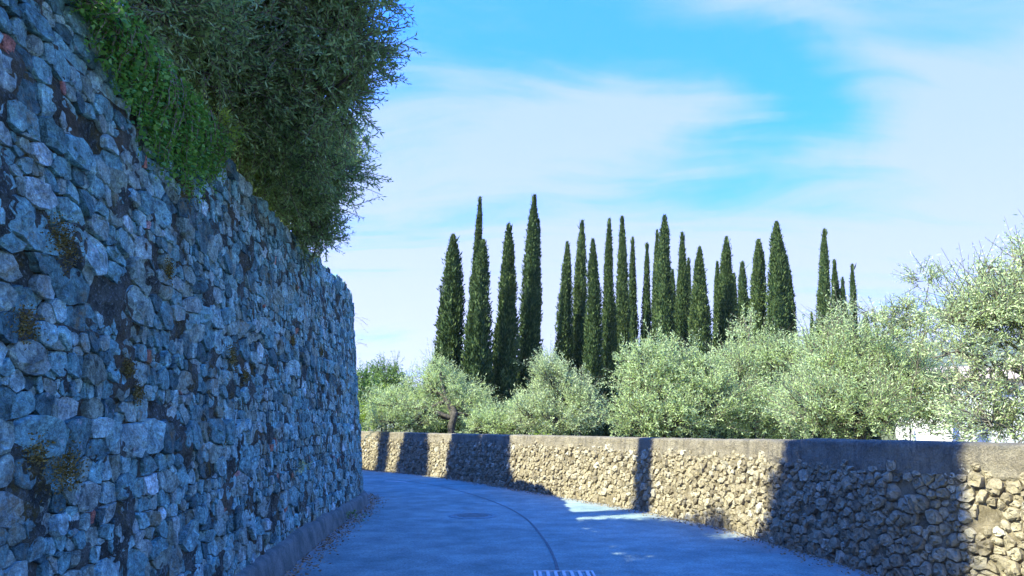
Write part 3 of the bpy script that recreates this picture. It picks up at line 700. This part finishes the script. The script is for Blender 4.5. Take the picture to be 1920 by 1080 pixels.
# --- cypresses
CR = 'row of tall dark cypresses beyond the grove'
def cypress(top, foot, rad, label, group, name='cypress_tree', dens=1.0, power=.62, shoulder=None):
    top = np.array(top); foot = np.array(foot); H = np.linalg.norm(top - foot); ax = (top - foot) / H
    root = empty(name, tuple(foot)); tag(root, label, 'cypress', group)
    sd_ = random.uniform(0, 100); spire = (random.uniform(0, 6.28), random.uniform(.72, .92), random.uniform(.35, .6)) if random.random() < .55 else None
    def prof(t, an):
        base = rad * np.clip((1 - t), 0, 1) ** power * np.clip(t / .06 + .35, 0, 1) * (.35 + .65 * np.clip((1 - t) / .09, 0, 1) ** .8)
        return base
    def lump(t, an): return 1 + .26 * noise.noise(Vector((math.cos(an) * 1.3, math.sin(an) * 1.3, t * H * .55 + sd_))) + .30 * noise.noise(Vector((math.cos(an) * 2.2, math.sin(an) * 2.2, t * H * 1.1 + sd_))) + .16 * noise.noise(Vector((math.cos(an) * 5, math.sin(an) * 5, t * H * 2.6 + sd_)))
    bend = lambda t: np.array([.10 * rad * math.sin(t * 5 + sd_), .10 * rad * math.cos(t * 4 + sd_), 0])
    # inner mass of the crown
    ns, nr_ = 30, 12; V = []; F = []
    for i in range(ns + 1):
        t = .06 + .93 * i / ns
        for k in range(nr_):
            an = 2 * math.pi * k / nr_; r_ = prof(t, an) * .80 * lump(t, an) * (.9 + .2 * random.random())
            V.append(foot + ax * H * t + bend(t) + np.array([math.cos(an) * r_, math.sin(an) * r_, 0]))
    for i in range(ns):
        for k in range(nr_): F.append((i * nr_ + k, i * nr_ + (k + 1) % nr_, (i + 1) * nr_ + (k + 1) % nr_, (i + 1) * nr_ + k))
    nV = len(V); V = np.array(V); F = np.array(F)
    n = int(2400 * H * rad ** .7 * dens)
    t = rng.random(n) ** 1.25 * .94 + .055; an = rng.uniform(0, 2 * math.pi, n)
    lm = np.array([lump(a, b) for a, b in zip(t, an)]); r_ = prof(t, an) * lm * rng.uniform(.70, 1.0, n)
    rd = np.stack([np.cos(an), np.sin(an), np.zeros(n)], 1); b = foot + ax * (H * t)[:, None] + np.stack([bend(x) for x in t]) + rd * r_[:, None]
    if spire:   # a second leader standing beside the first
        sp_ = rng.random(n) < .3; tq = np.minimum(t, 1) * spire[1]; off = rad * .55 * np.array([math.cos(spire[0]), math.sin(spire[0]), 0])
        rq = rad * spire[2] * np.clip(1 - t, 0, 1) ** .55 * lm * rng.uniform(.7, 1.0, n)
        b2 = foot + ax * (H * tq)[:, None] + off * (1 - .35 * tq)[:, None] + rd * rq[:, None]; b = np.where(sp_[:, None], b2, b)
    stray = rng.random(n) < .05; b = b + rd * np.where(stray, .16 * rad * rng.random(n), 0)[:, None]
    dr = unit(rd * rng.uniform(.15, .75, n)[:, None] + np.array([0, 0, 1]) + rng.normal(size=(n, 3)) * .3)
    sz = np.clip(.10 + .16 * r_, .07, .22)
    Vl, Fl = leaves(b, dr, sz * rng.uniform(.6, 1.35, n), sz * .34)
    k = max(3, int(5 * H / 10)); tf = .985
    Vt, Ft = leaves(np.tile(foot + ax * H * .955 + bend(.95), (14, 1)) + rng.normal(size=(14, 3)) * .03, unit(ax + rng.normal(size=(14, 3)) * .16), H * .045 * rng.uniform(.6, 1.15, 14), .09)
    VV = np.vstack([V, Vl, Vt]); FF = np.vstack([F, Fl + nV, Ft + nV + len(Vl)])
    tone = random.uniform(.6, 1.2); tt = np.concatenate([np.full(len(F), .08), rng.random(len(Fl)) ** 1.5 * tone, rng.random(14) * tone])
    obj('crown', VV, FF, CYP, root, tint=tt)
    tb = MB(); tb.bar([foot - ax * .15, foot + ax * H * .05, foot + ax * H * .14], [rad * .22, rad * .16, rad * .12], 7); tb.build('trunk', BARK, root, True)
    return root
ORD = ['first', 'second', 'third', 'fourth', 'fifth', 'sixth', 'seventh', 'eighth', 'ninth', 'tenth', 'eleventh', 'twelfth', 'thirteenth', 'fourteenth', 'fifteenth', 'sixteenth', 'seventeenth', 'eighteenth', 'nineteenth', 'twentieth',
       'twenty-first', 'twenty-second', 'twenty-third', 'twenty-fourth', 'twenty-fifth', 'twenty-sixth', 'twenty-seventh', 'twenty-eighth', 'twenty-ninth', 'thirtieth', 'thirty-first', 'thirty-second']
# (x of tip, y of tip, x at y=720, half width in pixels low down, distance, note)
CY = [(852, 440, 832, 36, 30, 'broad dark leaning cypress, leftmost of the row'), (899, 368, 886, 18, 33, 'slender cypress with a needle tip behind a broader neighbour'),
      (910, 450, 886, 34, 28, 'blunt-topped green cypress in front of a needle-tipped one'), (957, 420, 938, 30, 29, 'leaning cypress with a tufted tip, fourth from the left'),
      (1004, 365, 988, 28, 30, 'tallest cypress of the row, standing clear of its neighbours'), (1062, 453, 1054, 24, 35, 'cypress with a low shoulder, just right of the tallest one'),
      (1091, 412, 1086, 20, 36, None), (1112, 448, 1110, 21, 32, None), (1144, 410, 1139, 20, 33, None), (1167, 405, 1162, 20, 36, None), (1188, 445, 1182, 15, 38, None), (1212, 455, 1210, 15, 38, None),
      (1231, 430, 1229, 13, 42, None), (1247, 402, 1243, 22, 36, 'tall pale-sided cypress topping the middle cluster'), (1262, 505, 1260, 15, 41, 'short cypress filling the middle cluster'), (1278, 435, 1276, 20, 38, None), (1291, 483, 1290, 9, 44, 'thin pencil of a cypress on the edge of the middle cluster'),
      (1314, 463, 1311, 24, 34, 'cypress standing alone, flaring towards its foot'), (1346, 490, 1344, 13, 42, None), (1360, 443, 1358, 26, 35, 'broad pointed cypress right of the lone flared one'), (1377, 512, 1376, 13, 41, None), (1392, 490, 1390, 14, 42, None),
      (1405, 560, 1405, 9, 43, 'small cypress low between two taller ones'), (1421, 448, 1420, 19, 37, None), (1455, 415, 1456, 23, 35, 'thick cypress with a loose knob at its tip'), (1474, 478, 1476, 19, 37, 'cypress leaning on the thick knobbed one'),
      (1522, 585, 1522, 8, 48, 'tiny distant cypress left of the last group'), (1544, 428, 1544, 18, 40, 'tallest cypress of the last group on the right'), (1565, 487, 1567, 18, 41, None), (1581, 520, 1583, 14, 43, None), (1599, 495, 1600, 13, 42, None), (1623, 590, 1623, 17, 44, 'rightmost and lowest cypress, half sunk in olive foliage')]
for i, (x, y, xb, hw, Y, note) in enumerate(CY):
    tp = at(x, y, Y); fx = at(xb, 720, Y); ft = np.array([fx[0] + (fx[0] - tp[0]) * (fx[2]) / max(tp[2] - fx[2], 1) * .6, Y, -.02])
    lab = note or 'dark slender cypress, %s from the left of the row' % ORD[i]
    cypress(tp, ft, (1.0 if i < 17 else 1.18) * hw / FOC * Y, lab, CR, power=random.uniform(.40, .72))

# --- unseen terrace cypresses, added and sized to stripe the low wall with shadow
def shade_cypress(Wx, Wy, back, hw, tall, label):
    k = math.tan(SUN_TH); x = Wx - back; y = Wy - back * k; zc_ = .6 + back / math.cos(SUN_TH) * math.tan(SUN_EL)
    tall = zc_ + 1.3 - 3.7; t = (zc_ - 3.7) / tall; rad = hw / (1 - t) ** .3
    cypress((x, y, 3.7 + tall), (x, y, 3.7), rad, label, 'unseen terrace cypresses added to shade the low wall', dens=.6, power=.3)
TL = 'unseen cypress added on the terrace to cast shadow on the low wall'
shade_cypress(3.42, 8.3, 8.2, .55, 11, TL); shade_cypress(3.6, 7.75, 8.6, .5, 11, TL); shade_cypress(3.9, 7.1, 8.3, .36, 11, TL)
shade_cypress(2.2, 13.0, 8.2, .25, 7.5, TL)
shade_cypress(-.42, 18.8, 10.0, .95, 13, TL); shade_cypress(-1.22, 20.3, 10.4, .95, 13, TL)
shade_cypress(-3.05, 22.9, 10.5, .82, 13, TL); shade_cypress(-4.2, 24.3, 10.5, .30, 12, TL)


# ------------------------------------------------------------------ ivy over the wall top
IV = empty('ivy', tuple(LEFT.P(LEFT.s_at_y(4.6), 3.7))); tag(IV, 'green ivy curtain hanging over the top of the tall wall', 'ivy')
def lowest(y): return np.interp(y, [3.3, 3.6, 3.9, 4.3, 4.8, 5.3, 5.8, 6.1], [3.74, 3.62, 3.42, 3.25, 3.15, 3.22, 3.42, 3.7]) + .16 * nz(y, 1, 3) + .16 * nz(y, 1, 9)
pb, pd = [], []
st = MB()
for i in range(900):
    y = random.uniform(3.3, 6.05); s_ = LEFT.s_at_y(y); lo = lowest(y); h0 = float(top_left(s_)) + random.uniform(-.05, .13)
    L_ = (h0 - lo) * random.choice([.5, .75, 1.0, 1.15]) * random.uniform(.8, 1.1); n_ = max(4, int(L_ / .026)); dxs = random.uniform(-.25, .25); th = random.uniform(.04, .17)
    pts = [LEFT.P(s_ + dxs * k / n_ + .03 * nz(k * .3, i), h0 - L_ * k / n_, th * (.55 + .45 * math.sin(math.pi * min(1, k / n_ + .25))) + .02 * random.random()) for k in range(n_)]
    for pt in pts: pb.append(pt); pd.append((.75 + random.gauss(0, .45), -.25 + random.gauss(0, .5), -.45 + random.gauss(0, .5)))
    if i % 3 == 0: st.bar(pts[::2] if n_ > 6 else pts, np.linspace(.006, .002, len(pts[::2] if n_ > 6 else pts)), 3)
pb = np.array(pb); pd = unit(np.array(pd)); n_ = len(pb)
# heart-shaped leaves: two lobes meeting at a tip
def ivy_leaves(b, dr, s_):
    n = len(b); side = unit(np.cross(dr, unit(np.array([1, 0, .3]) + rng.normal(size=(n, 3)) * .5))); nor = np.cross(dr, side); s_ = s_[:, None]
    pts = [b, b + side * s_ * .5 + dr * s_ * .15 + nor * s_ * .08, b + side * s_ * .38 + dr * s_ * .6, b + dr * s_ * 1.05 - nor * s_ * .06, b - side * s_ * .38 + dr * s_ * .6, b - side * s_ * .5 + dr * s_ * .15 + nor * s_ * .08]
    V = np.stack(pts, 1).reshape(-1, 3); i = 6 * np.arange(n)[:, None]
    return V, np.vstack([i + np.array([0, 1, 2, 3]), i + np.array([0, 3, 4, 5])]).reshape(-1, 4)
V, F = ivy_leaves(pb, pd, rng.uniform(.014, .036, n_)); tt = rng.random(n_) ** 1.4; obj('foliage', V, F, IVY, IV, tint=np.concatenate([tt, tt])); st.build('stems', TWIG, IV)

def sprig(name, label, cat, base, n, L_, spread, dirv, leafmat, ll, lw_, m, rad=.003, droop=.3):
    root = empty(name, tuple(base)); tag(root, label, cat); wd = MB(); b, dr, tl = [], [], []
    for i in range(n):
        d0 = unit(np.array(dirv) + rng.normal(size=3) * spread); L2 = L_ * random.uniform(.6, 1.1); p0 = np.array(base) + rng.normal(size=3) * .03; p1 = p0 + d0 * L2 * .5; p2 = p0 + d0 * L2 + np.array([0, 0, -droop * L2])
        wd.bar(curve_pts([p0, p1, p2], .06), np.linspace(rad, rad * .5, len(curve_pts([p0, p1, p2], .06))), 3); b.append(p1); dr.append(unit(p2 - p1)); tl.append(np.linalg.norm(p2 - p1))
    wd.build('stems', TWIG, root)['kind'] = 'stuff'; b, dr, tl = np.array(b), np.array(dr), np.array(tl)
    V, F = twig_leaves(b, dr, tl, m, ll, lw_); obj('leaves', V, F, leafmat, root, tint=rng.random(len(F)))
sprig('dry_weed', 'wispy dry weed sticking out of the far upper corner of the tall wall', 'weed', LEFT.P(LEFT.s_at_y(14.6), 3.55, .02), 5, .36, .4, (.9, .1, .1), DRY, .025, .01, 6, .0015)
sprig('dry_creeper', 'sparse dry creeper hanging lower down the far edge of the tall wall', 'weed', LEFT.P(LEFT.s_at_y(14.7), 3.0, .02), 4, .28, .4, (.9, .0, .1), DRY, .025, .01, 6, .0015)
sprig('wall_weed', 'yellowish weed tuft at the right end of the ivy on the wall top', 'weed', LEFT.P(LEFT.s_at_y(5.75), 3.72, .08), 16, .32, .45, (.5, .0, .8), LIME, .05, .012, 10)
sprig('road_weed', 'small green weed growing from the plinth foot at the far left kerb', 'weed', LEFT.P(LEFT.s_at_y(11.6), .02, .2), 14, .14, .6, (.3, .0, .8), BUSH, .04, .014, 8)
sprig('wall_fern', 'little pale plant growing in a joint low on the tall wall', 'weed', LEFT.P(LEFT.s_at_y(8.5), .95, .05), 9, .14, .5, (.8, -.2, .6), OLIVE2, .05, .016, 6)
sprig('yellow_weed', 'yellow flowering weed peeping over the low wall below the grey olive', 'weed', at(1020, 830, 17.8), 30, .38, .45, (0, -.1, 1), LIME, .05, .02, 8)


# ------------------------------------------------------------------ on the road
mc = on_ground(886, 968); mh = empty('manhole_cover', (mc[0], mc[1], 0)); tag(mh, 'round worn manhole cover in the shaded left lane', 'manhole cover')
b = MB(); n_ = 36
V = [(0, 0, .009)]; F = []
for r_, z in ((.27, .009), (.30, .007)):
    V += [(r_ * math.cos(2 * math.pi * k / n_), r_ * math.sin(2 * math.pi * k / n_), z) for k in range(n_)]
for k in range(n_): F.append((0, 1 + k, 1 + (k + 1) % n_)); F.append((1 + k, 1 + n_ + k, 1 + n_ + (k + 1) % n_, 1 + (k + 1) % n_))
o = obj('lid', V, F, IRON, mh); o.location = (0, 0, 0)
V = []; F = []
for r_, z in ((.312, .006), (.312, .012), (.37, .011), (.385, .003)): V += [(r_ * math.cos(2 * math.pi * k / n_), r_ * math.sin(2 * math.pi * k / n_), z) for k in range(n_)]
for j in range(3):
    for k in range(n_): F.append((j * n_ + k, (j + 1) * n_ + k, (j + 1) * n_ + (k + 1) % n_, j * n_ + (k + 1) % n_))
o = obj('ring', V, F, IRON, mh); o.location = (0, 0, 0)
b = MB()
for i in range(-3, 4):
    w_ = math.sqrt(.25 ** 2 - (i * .07) ** 2); b.box((-w_, i * .07 - .012, .0092), (w_, i * .07 + .012, .016))
o = b.build('tread', IRON, mh); o.location = (0, 0, 0)

gl = on_ground(1000, 1072.5); gr = on_ground(1112, 1073.5); gx0, gx1, gy = gl[0], gr[0], gl[1]
dg = empty('drain_grate', ((gx0 + gx1) / 2, gy - .25, 0)); tag(dg, 'pale slatted drain grate in the road at the bottom edge', 'drain grate')
W2 = (gx1 - gx0) / 2
fr = MB(); fr.box((-W2, -.25, .002), (-W2 + .022, .25, .016)); fr.box((W2 - .022, -.25, .002), (W2, .25, .016)); fr.box((-W2 + .022, .235, .002), (W2 - .022, .25, .016)); fr.box((-W2 + .022, -.25, .002), (W2 - .022, -.235, .016))
o = fr.build('frame', GALV, dg); o.location = (0, 0, 0)
nb2 = 7; first = None
for i in range(nb2):
    x = -W2 + .022 + (2 * W2 - .044) * (i + .5) / nb2
    s_ = MB(); s_.box((-.016, -.234, .003), (.016, .234, .013))
    if first is None: o = s_.build('bar', GALV, dg); first = o
    else: o = first.copy(); C.objects.link(o); o.parent = dg
    o.location = (x, 0, 0)
s_ = MB(); s_.box((-W2 + .023, -.234, .0015), (W2 - .023, .234, .0025)); o = s_.build('pit', IRON, dg); o.location = (0, 0, 0)

# leaf litter and grit swept against the walls
B, D, S = [], [], []
for line, n_, y0, y1, spread in ((LEFT, 1500, 3, 16, .13), (RIGHT, 2600, 5, 27, .14)):
    ys_ = rng.uniform(y0, y1, n_); s_ = np.array([line.s_at_y(y) if line is LEFT else right_s(y) for y in ys_]) if line is LEFT else rng.uniform(right_s(5), right_s(27), n_)
    if line is RIGHT: s_ = rng.uniform(min(right_s(5.5), right_s(26)), max(right_s(5.5), right_s(26)), n_)
    off = (.12 if line is LEFT else .05) + np.abs(rng.normal(size=n_)) * spread
    P_ = line.P(s_, np.zeros(n_), off); P_[:, 2] = .006 + .012 * rng.random(n_); B.append(P_)
    a = rng.uniform(0, 6.28, n_); D.append(unit(np.stack([np.cos(a), np.sin(a), rng.uniform(-.05, .35, n_)], 1)))
B, D = np.vstack(B), np.vstack(D); V, F = leaves(B, D, rng.uniform(.02, .055, len(B)), .016)
kind(obj('leaf_litter', V, F, DRY, tint=rng.random(len(F))), 'stuff')
gb = MB()
for line, n_, off0 in ((LEFT, 260, .17), (RIGHT, 420, .03)):
    for i in range(n_):
        s_ = random.uniform(right_s(26), right_s(5.5)) if line is RIGHT else float(LEFT.s_at_y(random.uniform(3, 15.5)))
        c = line.P(s_, 0, off0 + abs(random.gauss(0, .14))); r_ = random.uniform(.006, .022)
        vv = [(c[0] + r_ * x * random.uniform(.7, 1.3), c[1] + r_ * y * random.uniform(.7, 1.3), max(.001, r_ * .5 + r_ * z * .8)) for x, y, z in ((1, 0, 0), (-1, 0, 0), (0, 1, 0), (0, -1, 0), (0, 0, 1), (0, 0, -1))]
        gb.add(vv, [(0, 2, 4), (2, 1, 4), (1, 3, 4), (3, 0, 4), (2, 0, 5), (1, 2, 5), (3, 1, 5), (0, 3, 5)], random.random())
kind(gb.build('gravel', TANSTONE), 'stuff')

# ------------------------------------------------------------------ pale house glimpsed through the right-hand olive
hx0, hx1, hy = 27.5, 41, 46
hs_ = empty('house', (34, hy + 4, 0)); tag(hs_, 'pale whitewashed house glimpsed through the silvery olive at right', 'house')
def part(name, boxes, mat, parent=hs_):
    b = MB()
    for a in boxes: b.box(*a)
    o = b.build(name, mat, parent); return o
part('wall', [((hx0, hy, -.05), (hx1, hy + 8, 4.4))], WHITE)
b = MB(); e = .5
b.add([(hx0 - e, hy - e, 4.3), (hx1 + e, hy - e, 4.3), (hx1 + e, hy + 8 + e, 4.3), (hx0 - e, hy + 8 + e, 4.3), (hx0 - e, hy + 4, 5.4), (hx1 + e, hy + 4, 5.4)], [(0, 1, 5, 4), (2, 3, 4, 5), (1, 2, 5), (3, 0, 4), (3, 2, 1, 0)]); b.build('roof', ROOF, hs_)
for x in (29.5, 33, 36.5): part('window', [((x, hy - .03, 1.3), (x + 1.0, hy + .02, 2.6))], DARKG)

# ------------------------------------------------------------------ the air between here and the far hills
hb = MB(); hb.box((-4500, -4500, -3), (4500, 4500, 262))
hm = bpy.data.materials.new('haze_air'); hm.use_nodes = True; hm.node_tree.nodes.clear(); hq = N(hm.node_tree)
pv = hq.n('ShaderNodeVolumePrincipled'); pv.inputs['Color'].default_value = (.93, .96, 1, 1); pv.inputs['Density'].default_value = 1.3e-4; pv.inputs['Anisotropy'].default_value = .2
ho = hq.n('ShaderNodeOutputMaterial'); hm.node_tree.links.new(pv.outputs[0], ho.inputs['Volume'])
kind(hb.build('haze', hm), 'stuff')
